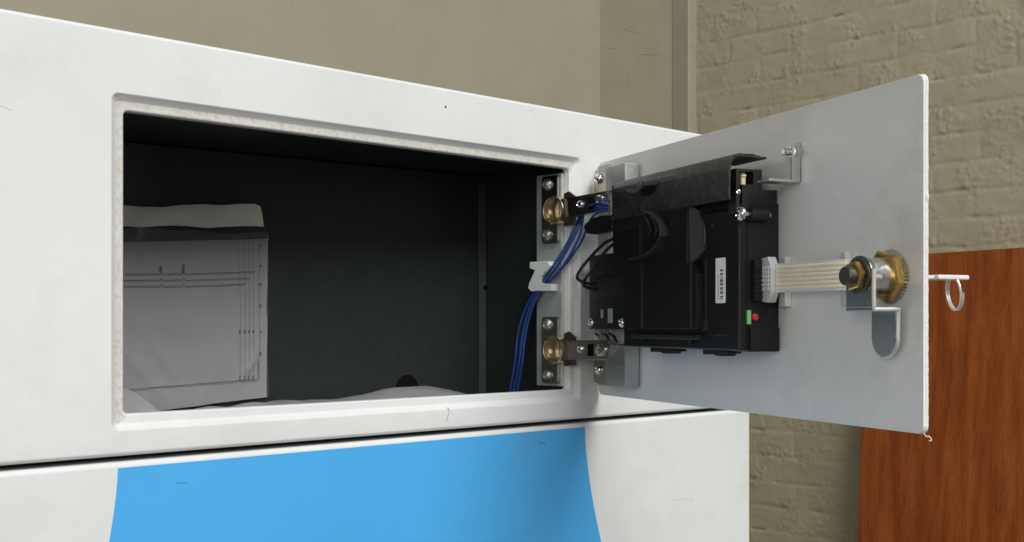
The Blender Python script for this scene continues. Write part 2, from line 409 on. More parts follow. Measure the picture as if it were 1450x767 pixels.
# compartment liner
LH, LF = 148.5, -84.0
LX0, LX1 = 340.0, 818.5
by = lambda x: 126 + (LX1 - x) * (40.0 / 440.0)
def liner():
    m = MB(); bm = m.bm
    v = lambda x, y, z: bm.verts.new((x, y, z))
    F0 = 11.5
    a = [v(LX0, F0, LF), v(LX1, F0, LF), v(LX1, F0, LH), v(LX0, F0, LH)]
    b = [v(LX0, by(LX0), LF), v(LX1, by(LX1), LF), v(LX1, by(LX1), LH), v(LX0, by(LX0), LH)]
    bm.faces.new(b)
    for i in range(4): bm.faces.new((a[i], a[(i + 1) % 4], b[(i + 1) % 4], b[i]))
    return m
lin = liner().build('compartment', M['liner'], cab, 0)
sm = lin.modifiers.new('thickness', 'SOLIDIFY'); sm.thickness = .0012; sm.offset = 1.0
# folded corner flange, top seam and cable hole
BANG = math.atan2(-(40.0 / 440.0), 1)
BKM = Matrix.Translation((LX1, by(LX1), 0)) @ Matrix.Rotation(BANG, 4, 'Z')     # back wall frame: x along the wall (0 at right corner), -y to the viewer
BKI = BKM.inverted()
def bk(u, v, k=0.0):
    o_ = BKI @ CAM; d = BKI.to_3x3() @ ray(u, v); t = (-k - o_.y) / d.y; q = o_ + d * t
    return q.x, q.z
x, _ = bk(677, 400)
MB(BKM).box(x, -1, -2.2, -.2, LF, LH - 9, .4).build('corner_flange', M['liner_seam'], lin)
MB(BKM).box(-470, -1, -1.2, -.2, LH - 1.6, LH - .2, .2).build('top_seam', M['hole'], lin)
hx, hz = bk(576, 549)
MB(BKM).lathe((hx, -.3, hz), (0, -1, 0), [(0, 12.6), (.5, 12.6), (.5, 11.6), (.2, 11.4)], 32).build('cable_hole', M['hole'], lin)
sx, sz = bk(685, 407); MB(BKM).lathe((sx, -2.1, sz), (0, -1, 0), [(0, 2.4), (.9, 2.1), (1.2, 1.2)], 14).build('rivet', M['hole'], lin)

# steel mounting plate at the hinge side
PX = 808.0
y0, _ = xp(793.8, 400, PX); y1, _ = xp(760, 400, PX); _, pz0 = xp(778, 546, PX)
m = MB(); m.box(PX, PX + 2.2, y0, y1, pz0, 140, .25)
plate = m.build('mounting_plate', M['plate'], cab)
MB().box(PX - .4, PX + 2.6, y0 - 1.8, y0 + .3, pz0, 140, .3).build('plate_edge', M['edgebright'], plate)  # lit front edge of the plate, painted as a paler strip
MB().box(PX + 2.5, PX + 8, 11, 14, pz0 - 4, 144).build('edge_strip', M['liner_seam'], plate)

# concealed hinges
def screw_head(m, p, ax, r, cross=True):
    m.lathe(p, ax, [(0, r), (.25 * r, r), (.55 * r, r * .8), (.68 * r, r * .5), (.45 * r, r * .42), (.2 * r, r * .3)], 18)
def hinge(v_scr0, v_scr1, v_cup, arm_dz, name='hinge', flip=1):
    h0 = PX - .2
    ya, za = xp(769.5, v_scr0 - 11, h0); yc, zc_ = xp(793, v_scr1 + 12, h0)
    z_hi = za; z_lo = zc_
    ys0, zs0 = xp(778, v_scr0, h0); ys1, zs1 = xp(778, v_scr1, h0)
    m = MB(); m.prism([(q[0], q[1]) for q in rrect(yc, ya, z_lo, z_hi, 3)], 'x', h0 - 2.4, h0, .4)
    wing = m.build('hinge', M['nickel'], cab)
    m = MB()
    m.box(h0 - 3.6, h0 - 2.2, yc - .4, yc + .8, z_lo + 2, z_hi - 2, .3)
    m.build('wing_lip', M['steel'], wing)
    for (yy, zz) in ((ys0, zs0), (ys1, zs1)):
        m = MB(); screw_head(m, (h0 - 2.3, yy, zz), (-1, 0, 0), 5.6); m.build('screw', M['steel'], wing)
    yk, zk = xp(788, v_cup, h0 - 4)
    m = MB(); m.lathe((h0 - 1, yk, zk), (-1, 0, 0), [(0, 13.2), (7.4, 13.2), (8.2, 12.9), (8.3, 12.3), (7.9, 11.9), (1.7, 11.7)], 44, False, False)
    m.build('cup', M['nickelrim'], wing)
    m = MB(); m.lathe((h0 - 1, yk, zk), (-1, 0, 0), [(2.2, 11.8), (1.8, 10.5), (1.6, .01)], 44, False, False)
    m.build('cup_floor', M['cupfloor'], wing)
    m = MB(); m.sheet([(yk - 3.5, zk - 11), (yk - 1.6, zk - 7), (yk - 1.0, zk), (yk - 1.6, zk + 7), (yk - 3.5, zk + 11)], 'x', h0 - 8.6, h0 - 3.0, 1.3, .25)
    m.build('saddle', M['nickelrim'], wing)
    m = MB(); m.prism([(yk - 22, zk - 14), (yk - 8, zk - 15), (yk - 8, zk + 15), (yk - 14, zk + 17), (yk - 22, zk + 12)], 'x', h0 - 3.0, h0 - .4, .5)
    m.build('knuckle', M['darkbolt'], wing)
    # arm reaching out through the opening to the door
    e = DM @ D3(866, v_cup, 12)
    a = Vector((h0 - 5.5, yk - 9, zk + (1 if flip > 0 else 0))); b_ = Vector((e.x - 3, e.y, a.z + arm_dz))
    d = (b_ - a); L = d.length; xax = d.normalized(); yax = Vector((0, 0, 1)).cross(xax).normalized(); zax = xax.cross(yax)
    AM = Matrix((( xax.x, yax.x, zax.x, a.x), (xax.y, yax.y, zax.y, a.y), (xax.z, yax.z, zax.z, a.z), (0, 0, 0, 1)))
    # side of the arm that faces the viewer is the -X side
    sg = 1 if yax.x < 0 else -1
    m = MB(AM); m.prism([(0, -7.5), (8, -8.5), (L, -8.5), (L, 8), (8, 8), (0, 7)], 'y', -1.0 * sg, 1.0 * sg, .35)
    m.box(0, L, -8 * sg, 1.0 * sg, 7.2, 8.8, .3); m.box(4, L, -8 * sg, 1.0 * sg, -9, -7.6, .3)
    m.build('arm', M['nickel'], wing)
    m = MB(AM); m.box(2, 5.5, .6 * sg, 3.2 * sg, -8.6, 8.6, .8); m.build('pivot_roll', M['darkbolt'], wing)
    m = MB(AM); m.lathe((L * .40, 1.0 * sg, 1), (0, sg, 0), [(0, 3.4), (1.8, 3.4), (2.4, 2.4), (1.6, 1.8), (1.6, .01)], 16, True, False)
    m.build('rivet', M['chrome'], wing)
    m = MB(AM); m.prism([(L * .56, -5.5), (L * .68, -5.5), (L * .68, 5.5), (L * .56, 5.5)], 'y', .8 * sg, 1.5 * sg, .2); m.build('slot', M['hole'], wing)
    m = MB(AM); m.lathe((L * .84, 1.0 * sg, 0), (0, sg, 0), [(0, 5.4), (2.4, 5.4), (3.2, 4.6), (3.3, 3.0), (2.0, 2.6), (2.0, .01)], 20, True, False)
    m.build('adjusting_screw', M['chrome'], wing)
    return wing
hinge(261.5, 332, 298, 5.0)
hinge(459.5, 531, 495, 0.5, flip=-1)

# ------------------------------------------------------------------ hatch door
DL = 441.0; DZ0, DZ1 = -66.4, 150.6
m = MB(DM); m.prism(rrect(0, DL, DZ0, DZ1, 4.5), 'y', 0, 3.6, 1.7, 1)
door = m.build('hatch_door', M['door'], cab, 40)
# raw cut edge all round, slightly rough
def edge_strip():
    m = MB(DM); bm = m.bm
    base = rrect(-.05, DL + .05, DZ0 - .05, DZ1 + .05, 4.5)
    pts = []
    for i in range(len(base)):
        a = Vector(base[i]); b = Vector(base[(i + 1) % len(base)])
        k = max(1, int((b - a).length / 1.3))
        for j in range(k): pts.append(a + (b - a) * j / k)
    c = Vector((DL / 2, (DZ0 + DZ1) / 2)); n = len(pts); rows = []
    for yy, off in ((-.08, -1.5), (.1, -1.2), (1.6, .15), (2.4, .35), (3.5, .2), (3.75, -.9)):
        r = []
        for i, p in enumerate(pts):
            t = pts[(i + 1) % n] - pts[i - 1]; nrm = Vector((t.y, -t.x)).normalized()
            top = 1.0 if nrm.y > .5 or nrm.x > .5 else .3
            j = max(-.25, noise.fractal(Vector((p.x * .35, p.y * .35, yy * .5)), .8, 2, 4)) * .3 * top
            spike = max(0, noise.noise(Vector((p.x * .11, p.y * .11, 17))) - .55) * 3.4 * top * (1 if off else 0)
            q = p + nrm * (off + j * (1 if yy > .1 else 1.3) + (spike if off > -.5 else 0))
            r.append((q.x, yy, q.y))
        rows.append(r)
    m.rings(rows); return m.build('door_edge', M['edge'], door, 60)
edge_strip()
# grey steel strip on the hinge side of the door
s1, _ = dp(862, 400, 1)
MB(DM).box(1.0, s1, -1.6, -.1, DZ0 + 9, DZ1 - 3, .3).build('hinge_plate', M['plate'], door)
# galvanised mounting blocks that carry the hinge arms
def block(vt, vb, top):
    # heights: block from vt to vb at u = 874
    _, zt_ = dp(874, vt, 14); _, zb_ = dp(874, vb, 14)
    s0, _ = dp(861, 300, 14); s1_, _ = dp(886, 300, 14); s2, _ = dp(900.5, 300, 2)
    tz0, tz1 = (zb_ + 2, zt_) if top else (zb_, zt_ - 9)
    m = MB(DM); m.sheet([(s0, -1.7), (s0, -14), (s1_, -14), (s1_, -3.8), (s2, -3.8)][::-1], 'z', zb_, zt_, 1.8, .25)
    m.f = DM
    b = m.build('hinge_block', M['steel'], door)
    sl, _ = dp(843, 300, 6)
    z0, z1 = (zb_ + 1, zt_ - 1)
    mid = (z0 + z1) / 2
    m = MB(DM); m.prism(rrect(sl, s0 + 4, z0, z1, 5), 'y', -8, -6.2, .4); m.build('hinge_base_wing', M['nickel'], b) if False else m.bm.free()
    m = MB(DM); m.prism(rrect(sl, s0 + 2, z0, z1, 4), 'y', -7.5, -5.6, .4)
    m.box(s0 - 3, s0 - .3, -15.5, -6, z0, z1, .8)
    w_ = m.build('hinge_base', M['nickel'], door)
    ss, sz_ = dp(847.5, (vt + vb) / 2 + (2 if top else 5), 8)
    m = MB(DM); screw_head(m, (ss, -7.4, sz_), (0, -1, 0), 5.2); m.build('base_screw', M['chrome'], w_) if False else MB.build(m, 'base_screw', M['chrome'], door)
    ts, tz = dp(891, vt + (14 if top else 33), 5)
    m = MB(DM); screw_head(m, (ts, -3.8, tz), (0, -1, 0), 3.6); m.cyl((ts - 5, -6, tz), (ts, -6, tz), 1.1, 8); m.build('bracket_screw', M['chrome'], door)
block(234, 268, True)
block(489, 548, False)

# L bracket with bolt near the top of the door
m = MB(DM)
s0, z1 = dp(1122, 203, 2); s1_, z0 = dp(1131.5, 257, 2)
m.box(s0 - 3, s1_, -1.4, -.1, z0, z1, .2)
m.box(s1_ - 1.5, s1_, -8, -.1, z0, z1 - 2, .2)
br = m.build('angle_bracket', M['steel'], door)
sb, zb2 = dp(1129, 256, 4)
se, _ = dp(1078, 256, 16)
m = MB(DM); m.box(sb - 15, sb, -27, -2, zb2 - 1.0, zb2 + .8, .2); m.build('shelf_bar', M['steel'], door)
cs, cz = dp(1126, 215.5, 3)
m = MB(DM); m.lathe((cs, -1, cz), (0, -1, 0), [(0, 5.6), (4.0, 5.6), (4.6, 5.0), (4.6, 2.4)], 6)
m.lathe((cs, -1, cz), (0, -1, 0), [(3.2, 2.5), (11.5, 2.5), (12, 1.9)], 14)
m.build('bolt', M['chrome'], door)
# plastic bosses behind the ribbon
for (u0, u1, v0, v1) in ((1109.5, 1117.5, 364, 434), (1196, 1203, 357, 432)):
    s0, z1 = dp(u0, v0, 2); s1_, z0 = dp(u1, v1, 2)
    MB(DM).box(s0, s1_, -5.5, -.1, z0, z1, .5).build('cable_guide', M['clear'], door)
# small paint specks and the worn corner mark
for (u, v, r) in ((1185, 273, 1.7), (1176, 306, .9), (1212, 307, 1.1), (1252, 298, .5)):
    m = MB(DM); s, z = dp(u, v); m.lathe((s, .05, z), (0, -1, 0), [(0, r), (.12, r * .8), (.16, .1)], 9); m.build('paint_speck', M['edge'], door)

# cam lock
LC = Vector((*dp(1262, 391.5),)); ls, lz = LC
lk = MB(DM); lk.lathe((ls, 0, lz), (0, -1, 0), [(0, 11.6), (20.6, 11.6), (21.4, 10.8)], 40)
lk = lk.build('cam_lock', M['lockbody'], cab)
m = MB(DM)     # serrated washer
n = 44; ra, rb = [], []
r0, r1, r2, r3 = [], [], [], []
for i in range(n * 2):
    a = 2 * math.pi * i / (n * 2); R = 17.2 if i % 2 == 0 else 16.2
    for lst, rad, yy in ((r0, R, -.1), (r1, R, -1.0), (r2, 14.4, -2.0 if i % 2 == 0 else -1.5), (r3, 11.7, -2.0)):
        lst.append((ls + rad * math.cos(a), yy, lz + rad * math.sin(a)))
m.rings([r0, r1, r2, r3]); m.build('serrated_washer', M['steel'], lk, 20)
m = MB(DM); m.lathe((ls, -2.0, lz), (0, -1, 0), [(0, 15.4), (.8, 16.6), (5.4, 16.6), (6.4, 15.0), (6.4, 11.65)], 6, True, False, math.radians(90 + 14)); m.build('lock_nut', M['brass'], lk, 20)
K1 = 22.6; WD = 10.5
m = MB(DM)     # stepped cam: plate at the barrel end, step, tongue near the door
zst = lz - 19.5
poly = arc(ls, lz, 12.6, 0, 180, 18) + [(ls - 12.6, zst), (ls + 12.6, zst)]
m.prism(poly, 'y', -K1 - 2.0, -K1 + .6, .35)
m.build('cam_plate', M['zinc'], lk)
m = MB(DM); m.box(ls - 12.6, ls + 12.6, -K1 - 2.0, -3.2, zst - 2.2, zst + .2, .5)
m.build('cam_step', M['zinc'], lk)
m = MB(DM)
poly = [(ls + 11.5, zst - 1.0), (ls - 11.5, zst - 1.0)] + [(ls + 11.5 * math.cos(math.radians(a)), zst - 19 + 11.5 * math.sin(math.radians(a))) for a in range(180, 361, 12)]
m.prism(poly, 'y', -5.8, -3.0, .35)
m.build('cam_tongue', M['zinc'], lk)
m = MB(DM); m.tube([(ls + 12.6, -K1 - .8, lz + 4), (ls + 12.6, -K1 - .8, zst + 1), (ls + 12.7, -K1 + 1.5, zst - 1.0), (ls + 12.7, -6, zst - 1.0), (ls + 11.9, -4.4, zst - 3), (ls + 11.6, -4.4, zst - 18)] + [(ls + 11.6 * math.cos(math.radians(a)), -4.4, zst - 19 + 11.6 * math.sin(math.radians(a))) for a in range(-10, -111, -20)], 1.35, 8, 3)
m.build('cam_edge', M['edgebright'], lk)  # added pale tube, paints the lit edge of the cam
m = MB(DM); m.lathe((ls, -K1 - 2, lz), (0, -1, 0), [(0, 11.2), (1.0, 11.2), (1.3, 10.4)], 28); m.build('spring_washer', M['darkbolt'], lk)
m = MB(DM); m.lathe((ls, -K1 - 3.2, lz), (0, -1, 0), [(0, 8.4), (.5, 9.2), (4.0, 9.2), (4.6, 8.4), (4.6, 4)], 6, True, False, math.radians(70)); m.build('cam_nut', M['brass'], lk, 20)
m = MB(DM); m.lathe((ls, -K1 - 3.2, lz), (0, -1, 0), [(0, 6.0), (9.0, 6.0), (9.8, 5.4)] , 24); m.build('cam_bolt', M['darkbolt'], lk)
# key in the lock on the outer side, with its wire ring
kr = root('key', 'white key with a thin wire ring sticking out behind the hatch door', 'key', DM @ Matrix.Translation((ls, 3.6, lz)))
m = MB(DM); m.box(ls - 8, ls + 8, 30, 55, lz - 1.5, lz + 1.5, .9); m.box(ls - 4, ls + 4, 4, 31, lz - 1.1, lz + 1.1, .5)
m.build('blade', M['key'], kr)
m = MB(DM); P = []
for i in range(29):
    a = 2 * math.pi * i / 28
    P.append((ls + 2 - 8.0 * math.sin(a) * .9, 47.5 + 8.0 * math.sin(a) * .10 + 2.2 * math.cos(a) * -.6, lz - 9.7 + 10.8 * math.cos(a)))
m.tube(P, .75, 8, 2); m.tube([(q[0] + .9, q[1] + 1.0, q[2] * 1.0) for q in P[:22]], .6, 8, 2)
m.build('wire_ring', M['wirering'], kr)
m = MB(DM); m.tube([(DL + 1, 2, DZ0 - 1), (DL + 2.4, 2.5, DZ0 - 1.5), (DL + 3.6, 3, DZ0 - 3.4), (DL + 2.5, 2, DZ0 - 4.0)], .32, 6, 4)
m.tube([(DL - 2, 2, DZ0 + .2), (DL + .4, 2.2, DZ0 - 1.8), (DL + 1.8, 3, DZ0 - 1.4)], .3, 6, 4)
m.build('peeling_edge', M['edge'], door)

# ------------------------------------------------------------------ black control module on the door
sS, _ = dp(1104, 400, 0)
MODM = DM @ Matrix.Translation((sS - 100, 0, -20))
mod = root('control_module', 'black plastic control module with curved hood fixed inside the open hatch door', 'electronic module', MODM)
KF = 34.0
sL, _ = dp(886, 400, KF); sLL, _ = dp(868, 400, KF)
ZBt = -19.6
# main housing
m = MB(DM)
m.box(sL - 4, sS, -27, -.6, ZBt, 86, 1.0)
m.box(sL - 4, sS - .6, -KF, -26.5, ZBt + .6, 84, 1.2)
_, zl1 = dp(1080, 463, 14)
m.box(sS - 20, sS + 2.2, -26.0, -1.5, ZBt - .4, zl1, .8)
m.box(sL - 4, sS - 10, -KF, -8, 80, 104, 1.0)
body = m.build('housing', M['black'], mod)
# bottom ledge and clips
m = MB(DM)
a, z1 = dp(893, 470, KF + 4); b, z0 = dp(987, 476, KF + 4)
m.box(a, b, -KF - 4.5, -KF + 1, z1 - 5, z1 - 1.6, .5)
for (u, v) in ((912, 480), (980, 484)):
    s, z = dp(u, v, KF); m.prism([(s - 4, z + 4), (s + 4, z + 4), (s, z - 3)], 'y', -KF - 2.4, -KF + .5, .2)
a, z1 = dp(1013, 474, KF); b, _ = dp(1033, 474, KF); m.box(a, b, -KF - .8, -KF + .5, z1 - .6, z1 + .6, .15)
m.build('bottom_ledge', M['ribs'], body)
for (u0, u1) in ((930, 963), (1005, 1040)):
    s0, _ = dp(u0, 495, 20); s1_, _ = dp(u1, 495, 20)
    m = MB(DM); w_ = s1_ - s0
    m.prism([(s0, ZBt + 1), (s0, ZBt - 3.6), (s0 + w_ * .18, ZBt - 3.6), (s0 + w_ * .25, ZBt - 2.6), (s0 + w_ * .45, ZBt - 3), (s0 + w_ * .55, ZBt - 4.4), (s0 + w_ * .75, ZBt - 4.4), (s0 + w_ * .78, ZBt - 2.6), (s1_, ZBt - 2.4), (s1_, ZBt + 1)], 'y', -26, -14, .3)
    m.build('mounting_clip', M['black2'], body)
# front right ribs on the housing
m = MB(DM)
def rib(m, u, v0, v1, k, w=.8, h=1.0):
    s, z1 = dp(u, v0, k); _, z0 = dp(u, v1, k); m.box(s - w, s + w, -k - h, -k + .8, z0, z1, .25)
rib(m, 1000, 368, 452, KF); rib(m, 1046.5, 320, 494, KF, .6, .6)
P = []
for (u, v) in ((978, 287), (990, 300), (998, 318), (999, 346), (1003, 349)):
    s, z = dp(u, v, KF); P.append((s, -KF - .4, z))
m.tube(P, .9, 6, 5)
s, z = dp(1000, 458, KF); m.box(s - 3, s + 3, -KF - 1.6, -KF, z - 5, z + 3, .4)
m.build('housing_rib', M['ribs'], body)
s, z = dp(1009, 320, KF); m = MB(DM); m.lathe((s, -KF, z), (0, -1, 0), [(0, 1.6), (.6, 1.4), (.9, .6)], 10); m.build('dust_spot', M['hood'], body)

# hinged cover with its hood
KH = 43.0
m = MB(DM)
s0, _ = dp(866, 300, KH); s1_ = sS + .5
zt1 = 120.5
prof = []                                  # (y, z) path of the outer skin from the front lower lip over the top to the back tip
_, zfl = dp(1028, 283, KH)
prof += [(-KH, zfl), (-KH, zt1 - 11)]
prof += [(-KH + 9.5 - 9.5 * math.cos(math.radians(a)), zt1 - 10 + 9.5 * math.sin(math.radians(a))) for a in range(15, 91, 12)]
prof += [(-KH + 20, zt1 - .3), (-16, zt1 - 1.6)]
prof2 = [prof[0]] + prof[1:]
m.sheet(prof2[::-1], 'x', s0 + 4, s1_, 2.0, .25)
hood = m.build('hood', M['hood'], mod)
m = MB(DM); m.box(sS - 40, s1_ + .3, -17, -11.5, zt1 - 3.6, zt1 - 1.9, .5); m.build('hood_tip', M['black2'], hood)
# rounded left end of the hood
m = MB(DM)
m.prism([(-KH + .2, zfl), (-KH + .2, zt1 - 11)] + [(-KH + 9.5 - 9.3 * math.cos(math.radians(a)), zt1 - 10 + 9.3 * math.sin(math.radians(a))) for a in range(15, 91, 12)] + [(-KH + 20, zt1 - .5), (-17, zt1 - 1.8), (-17, zfl)], 'x', s0, s0 + 5, 1.8, 3)
m.build('hood_end', M['hood'], hood)
# notch in the hood: a thumb slot, shade painted black, edge glint painted grey
m = MB(DM); P = []
for (u, v) in ((885, 268), (890, 272), (897, 274), (903, 272), (908, 266), (914, 262), (930, 261), (933, 258)):
    s, z = dp(u, v, KH + .2); P.append((s, -KH - .2, z))
m.tube(P, .9, 6, 4)
m.build('slot_rim', M['hood'], hood)
m = MB(DM); P = [dp(u, v, KH + .15) for (u, v) in ((908, 268), (915, 263.5), (931, 262.5), (927, 271), (918, 277), (908, 276))]
m.prism(P, 'y', -KH - .25, -KH + .5); m.build('slot_pocket', M['hole'], hood, 0)
m = MB(DM); P = [dp(u, v, KH + .15) for (u, v) in ((885, 267.5), (901, 267.5), (903.5, 260), (904, 253), (906.5, 258), (908.5, 262), (903, 270.5), (896, 273.5), (889, 271.5))]
m.prism(P, 'y', -KH - .35, -KH + .5, .1); m.build('slot_lip', M['worn'], hood, 0)
# cover plate (narrower than the hood) with jagged right and left edges
KC = 40.5
pts = [(866, 262), (975, 262), (976, 372), (986, 388), (987, 466), (885, 466), (885, 402), (874, 386), (868, 380)]
P = [dp(u, v, KC) for u, v in pts]
m = MB(DM); m.prism(P, 'y', -KC, -KF + .5, .7)
cov = m.build('cover_plate', M['black'], mod)
for a_ in ((908, 318, 366, KC, .8, 1.6), (910, 372, 464, KC, .8, 1.6), (979, 372, 466, KC, .7, 1.2), (974.5, 290, 372, KC, .7, 1.4)):
    m = MB(DM); rib(m, *a_); m.build('cover_rib', M['ribs'], cov)
m = MB(DM)
def q3(u, v, k): s_, z_ = dp(u, v, k); return (s_, -k, z_)
f_ = [q3(975.5, 288, KC), q3(992, 300, KF + .3), q3(998.5, 318, KF + .3), q3(999, 352, KF + .3), q3(990, 366, KF + .3), q3(976, 374, KC)]
b_ = [(x - .6, y + 2.5, z) for x, y, z in f_]
m.rings([f_, b_], True, True); m.build('cover_side', M['ribs'], cov, 30)  # added slope, lit side of the cover put into its paler colour
# swelling across the cover
m = MB(DM); a, z = dp(869, 300, KC); b, _ = dp(974, 300, KC)
zc = (dp(920, 305, KC)[1])
ringsA = []
for s in (a + 1, (a + b) / 2, b - 1):
    ringsA.append([(s, -KC + .4, zc + 8), (s, -KC - 1.6, zc + 4), (s, -KC - 2.2, zc), (s, -KC - 1.6, zc - 5), (s, -KC + .4, zc - 9)])
m.rings(ringsA, True, True); m.build('cover_bulge', M['black'], cov, 60)
# claw shaped lever
m = MB(DM)
out_ = [(921, 303), (931, 306), (939, 314), (945, 326), (944, 340), (937, 352), (926, 359), (912, 363), (897, 367.5)]
inn = [(913, 306), (920, 312), (925, 322), (928, 330), (926, 340), (921, 349), (914, 357), (906, 361), (896, 364.5)]
P = [dp(u, v, KC) for u, v in ((922, 301), (932, 304), (940, 311), (945, 322), (945.5, 334), (941, 345), (933, 354), (922, 360), (909, 364), (900, 366))]
m.sheet(P, 'y', -KC - 7.5, -KC + .5, 1.3, .3)
m.build('lever', M['worn_hook'], mod, 60)
for du in (0, -9):
    m = MB(DM); q = [dp(u + du, v, KC) for u, v in ((921, 302), (928, 311), (932, 324), (930, 334))]
    m.tube([(a_[0], -KC - 1.0, a_[1]) for a_ in q], 1.3, 8, 5); m.build('lever_rib', M['black2'], cov)
# tower at the top right with its window and white plunger
def SP(u, v):        # point on the right side plane x = sS in (y, z) of the door frame
    o_ = DMI @ CAM; d = DMI.to_3x3() @ ray(u, v); t = (sS - o_.x) / d.x; q = o_ + d * t; return q.y, q.z
y_l, zt_ = SP(1042, 238); y_r, _ = SP(1078.5, 237); _, zw0 = SP(1055, 261); _, zw1 = SP(1055, 241)
y_a, _ = SP(1047, 250); y_b, _ = SP(1066.5, 250); _, zbt = SP(1070, 300)
m = MB(DM)
m.box(sS - 10, sS + .6, y_l, y_a, zbt - 2, zt_, .4); m.box(sS - 10, sS + .6, y_b, y_r, zbt - 2, zt_, .4)
m.box(sS - 10, sS + .6, y_a - .2, y_b + .2, zt_ - 2.2, zt_ - .1, .3); m.box(sS - 10, sS + .6, y_a + 2, y_b + .2, zbt - 2, zw0, .4)
m.build('tower', M['black2'], mod)
yp, zp = SP(1056, 252)
m = MB(DM); m.cyl((sS - 4, yp, zw0 - 1), (sS - 4, yp, zp + 2.5), 2.1, 12, .4); m.lathe((sS - 4, yp, zp + .5), (0, 0, 1), [(0, 1.6), (1, 2.8), (2.5, 2.6), (4, 1.2)], 14)
m.build('plunger', M['cream'], mod)
# second low block behind
y_l, z1 = SP(1079, 268); y_r, _ = SP(1100.5, 268)
MB(DM).box(sS - 12, sS - .5, y_l, y_r, 85, z1, .4).build('rear_block', M['black2'], mod)
m = MB(DM); yy, zz = SP(1045, 272); m.lathe((sS + .4, yy, zz), (1, -.5, 0), [(0, 1.8), (1.0, 1.7), (1.3, 1)], 10); m.build('small_screw', M['chrome'], mod)
# pivot boss with zinc screw along the depth axis
yk, zk = SP(1070, 304)
sx_ = sS + 4
ya_ = SP(1064, 303)[0]; yb_ = SP(1083, 303)[0]
m = MB(DM); m.cyl((sx_ - 2, ya_ - 3, zk), (sx_ - 2, yb_ , zk), 5.2, 22, .6); m.box(sS - 6, sS + 2, ya_ - 5, yb_ - 2, zk - 4, zk + 4, .6); m.build('pivot_boss', M['black2'], mod)
ys_ = SP(1050, 303)[0]
m = MB(DM); screw_head(m, (sx_ - 2, ys_ - 1, zk), (0, -1, 0), 5.3); m.cyl((sx_ - 2, ys_ - 1.2, zk), (sx_ - 2, yb_ + 3, zk), 2.0, 12, .4); m.build('pivot_screw', M['chrome'], mod)
# barcode label
_, lz1 = dp(1020, 365, KF); _, lz0 = dp(1020, 429, KF); la, _ = dp(1014, 400, KF); lb, _ = dp(1027.5, 400, KF)
m = MB(DM); m.prism(rrect(la, lb, lz0, lz1, 1.0, 4), 'y', -KF - .45, -KF + .2)
lab = m.build('label', M['label'], mod, 0)
m = MB(DM); z = lz0 + 3.2; rnd = random.Random(3)
c0 = la + (lb - la) * .50; c1 = la + (lb - la) * .78
while z < lz1 - 8:
    h = rnd.choice((.35, .5, .8, 1.2)); m.box(c0, c1, -KF - .55, -KF - .3, z, z + h); z += h + rnd.choice((.35, .5, .9, 1.4))
m.build('barcode', M['ink'], lab, 0)
m = MB(DM); z = lz0 + 3.2
while z < lz0 + (lz1 - lz0) * .62:
    m.box(la + (lb - la) * .24, la + (lb - la) * .36, -KF - .55, -KF - .3, z, z + .55); z += rnd.choice((.8, 1.0, 1.3))
m.build('label_text', M['greyink'], lab, 0)
# connector socket on the right side
y0_, z1 = SP(1063, 368); y1_, z0 = SP(1084, 426)
m = MB(DM); m.box(sS - 2, sS + 5, y0_, y1_, z0, z1, .6)
for i in range(7): m.box(sS + 4.8, sS + 5.8, y0_ + .6, y1_ - .6, z0 + 2 + i * 3.4, z0 + 3.6 + i * 3.4, .2)
m.build('socket', M['black'], mod)
ygr, zg1 = SP(1057, 439); yg2, zg0 = SP(1062.5, 459)
MB(DM).box(sS - 1, sS + 1.2, ygr, yg2, zg0, zg1, .3).build('green_tab', M['green'], mod)
yr_, zr = SP(1068, 449)
m = MB(DM); m.lathe((sS - .5, yr_, zr), (1, 0, 0), [(0, 2.6), (2.0, 2.6), (2.8, 2.0), (3.1, .8)], 18); m.build('red_button', M['red'], mod)
# side step lines
# left gearbox block
KB = 20.0
a, z1 = dp(834, 362, KB); b, z0 = dp(886, 466, KB)
m = MB(DM); m.box(a, b + 3, -KB, -2, z0, z1, 1.2)
for v in (393, 410, 426): 
    _, z = dp(850, v, KB); m.box(a + 2, b - 4, -KB - .7, -KB + .5, z - .5, z + .5, .2)
m.build('gear_block', M['black'], mod)
m = MB(DM); s, z = dp(853, 444, KB); m.box(s - 2, s + 2, -KB - 1, -KB + .5, z - 4, z + 4, .4); s, z = dp(864, 446, KB); m.box(s - 4, s + 5, -KB - .6, -KB + .5, z - 7, z + 6, .4); m.build('gear_window', M['plate'], mod)
for (u, v) in ((838, 457), (881.5, 457)):
    s, z = dp(u, v, KB); m = MB(DM); screw_head(m, (s, -KB, z), (0, -1, 0), 4.4); m.build('block_screw', M['chrome'], mod)
# oval flipper above the block
m = MB(DM)
a, z = dp(831, 320, 26); b, z2 = dp(872, 312, 26)
def flip():
    pts = [(831, 322), (834, 316), (845, 309), (858, 305), (872, 303), (872, 325), (862, 329), (848, 332), (836, 331)]
    return [dp(u, v, 26) for u, v in pts]
m.prism(flip(), 'y', -30, -24, 1.4, 3); m.build('flipper', M['black'], mod)
# nickel legs under the block
m = MB(DM)
for (u0, u1, uu) in ((845, 850, 848), (855, 859, 862), (864, 868, 872)):
    s, z = dp(u0, 466, 14); s2, z2 = dp(uu, 484, 14); m.tube([(s, -14, z + 1), (s, -15, z - 4), ((s + s2) / 2, -14, (z + z2) / 2), (s2, -13, z2)], 1.3, 8, 4)
m.build('spring_leg', M['nickel'], mod)
a, z = dp(833, 487, 16); b, _ = dp(872, 487, 16)
MB(DM).box(a, b, -22, -6, z - 1, z + 1.2, .4).build('arm_cover', M['nickel'], door)

